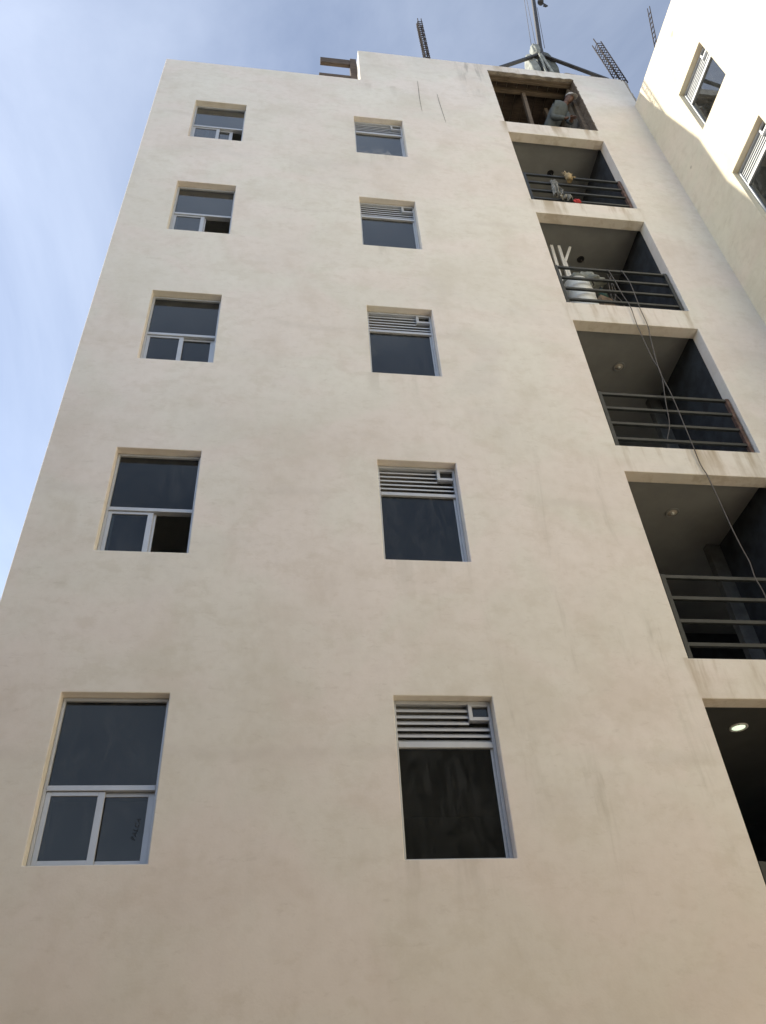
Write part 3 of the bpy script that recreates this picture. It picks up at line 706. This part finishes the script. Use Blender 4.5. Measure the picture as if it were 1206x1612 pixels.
skin_mesh('trousers', [(8.72, .64, FP+.82), HPL, KNL, (8.64, .57, FP+.16), HPR, KNR, (8.84, .61, FP+.16)], [(0, 1), (1, 2), (2, 3), (0, 4), (4, 5), (5, 6)],
    [.14, .11, .08, .065, .11, .08, .065], 'jeans', man)
for a, b in ((ANL, TOL), (ANR, TOR)):
    skin_mesh('boot', [a, (a[0], a[1]-.02, FP+.055), b, (b[0]+.005, b[1]-.06, FP+.045)], [(0, 1), (1, 2), (2, 3)], [.055, .055, .05, .04], 'black', man)
# left hand: palm plus fingers closing on the sill edge
def hand(wr, d, par):
    d = Vector(d).normalized(); s = Vector((0, 0, 1)).cross(d).normalized()
    vs_ = [Vector(wr), Vector(wr)+d*.06]; ed = [(0, 1)]; ra = [.026, .034]
    for i in range(4):
        b0 = vs_[1]+s*(i-1.5)*.018; L = (.068, .078, .072, .056)[i]
        n = len(vs_); vs_ += [b0+d*.025, b0+d*.05+Vector((0, 0, -.006)), b0+d*L+Vector((0, 0, -.026))]; ed += [(1, n), (n, n+1), (n+1, n+2)]; ra += [.0095, .0085, .007]
    n = len(vs_); vs_ += [vs_[0]+d*.035-s*.034, vs_[0]+d*.065-s*.050]; ed += [(0, n), (n, n+1)]; ra += [.011, .009]
    skin_mesh('hand', vs_, ed, ra, 'skin', par, 0, 1)
hand(HNL, (.9, -.2, -.18), man); hand(WRR, (-.2, -1, -.2), man)
# head: turned right and tipped forward
hd = bmesh.new(); bmesh.ops.create_uvsphere(hd, u_segments=24, v_segments=18, radius=1)
for v in hd.verts:
    x, y, z = v.co
    fy = -y                                           # face towards -y
    wx = .074*(1-.22*max(0, -z)); hy = .095*(1-.12*max(0, -z)*(1 if fy < 0 else .2)); hz = .118
    X_, Y_, Z_ = x*wx, y*hy, z*hz
    if fy > .75 and abs(x) < .3: Y_ -= .022*math.exp(-((z+.12)/.16)**2)*math.exp(-(x/.13)**2)   # nose
    if fy > .5: Y_ += .008*math.exp(-((z-.14)/.1)**2)*math.exp(-((abs(x)-.38)/.18)**2)            # eye sockets
    if fy > .5: Y_ -= .008*math.exp(-((z+.80)/.18)**2)                                            # chin
    if fy > .6: Y_ += .004*math.exp(-((z+.50)/.04)**2)*math.exp(-(x/.3)**2)                       # mouth line
    v.co = (X_, Y_, Z_)
for f in hd.faces: f.smooth = True
hm = bpy.data.meshes.new('head'); hd.to_mesh(hm); hd.free()
HR = (R(34), R(4), R(46))
def onhead(name, mesh, mat):
    o = obj(name, mesh, mat, man); o.location = Vector(HEA)-MO; o.rotation_euler = HR; return o
onhead('head', hm, 'skin')
e = MB()
for s in (-1, 1): e.lathe([(.0005, -.016), (.012, -.010), (.016, 0), (.012, .018), (.0005, .022)], (s*.074, .008, -.005), 10)
onhead('ear', e.mesh('ear'), 'skin')
e = MB()
for s in (-1, 1): e.lathe([(.0005, -.007), (.008, -.004), (.010, 0), (.008, .004), (.0005, .007)], (s*.030, -.080, .016), 10)
onhead('eye', e.mesh('eye'), 'hair')
hb = MB(); hb.lathe([(.079, -.02), (.080, .02), (.078, .045)], (0, .014, 0), 24); hmh = hb.mesh('hair')
for v in hmh.vertices:
    v.co.y = v.co.y*1.18
    if v.co.y < -.02: v.co.y *= .6; v.co.z = max(v.co.z, .03)
onhead('hair', hmh, 'hair')
cm = MB(); cm.lathe([(.083, .030), (.086, .055), (.078, .095), (.052, .122), (.020, .134), (.0005, .136)], (0, .004, 0), 26); capm = cm.mesh('cap')
for v in capm.vertices: v.co.y *= 1.22
onhead('cap', capm, 'cap')
bm = bmesh.new(); top = []; bot = []
for i in range(15):
    a = math.pi*(i/14); c_, s_ = math.cos(a), math.sin(a)
    top.append((bm.verts.new((.078*c_, -.055-.03*s_, .040)), bm.verts.new((.080*c_, -.055-.125*s_, .030-.010*(1-s_)))))
for i in range(14): bm.faces.new((top[i][0], top[i+1][0], top[i+1][1], top[i][1]))
bmm = bpy.data.meshes.new('cap_brim'); bm.to_mesh(bmm); bm.free()
br = onhead('cap_brim', bmm, 'cap'); s_ = br.modifiers.new('thickness', 'SOLIDIFY'); s_.thickness = .005
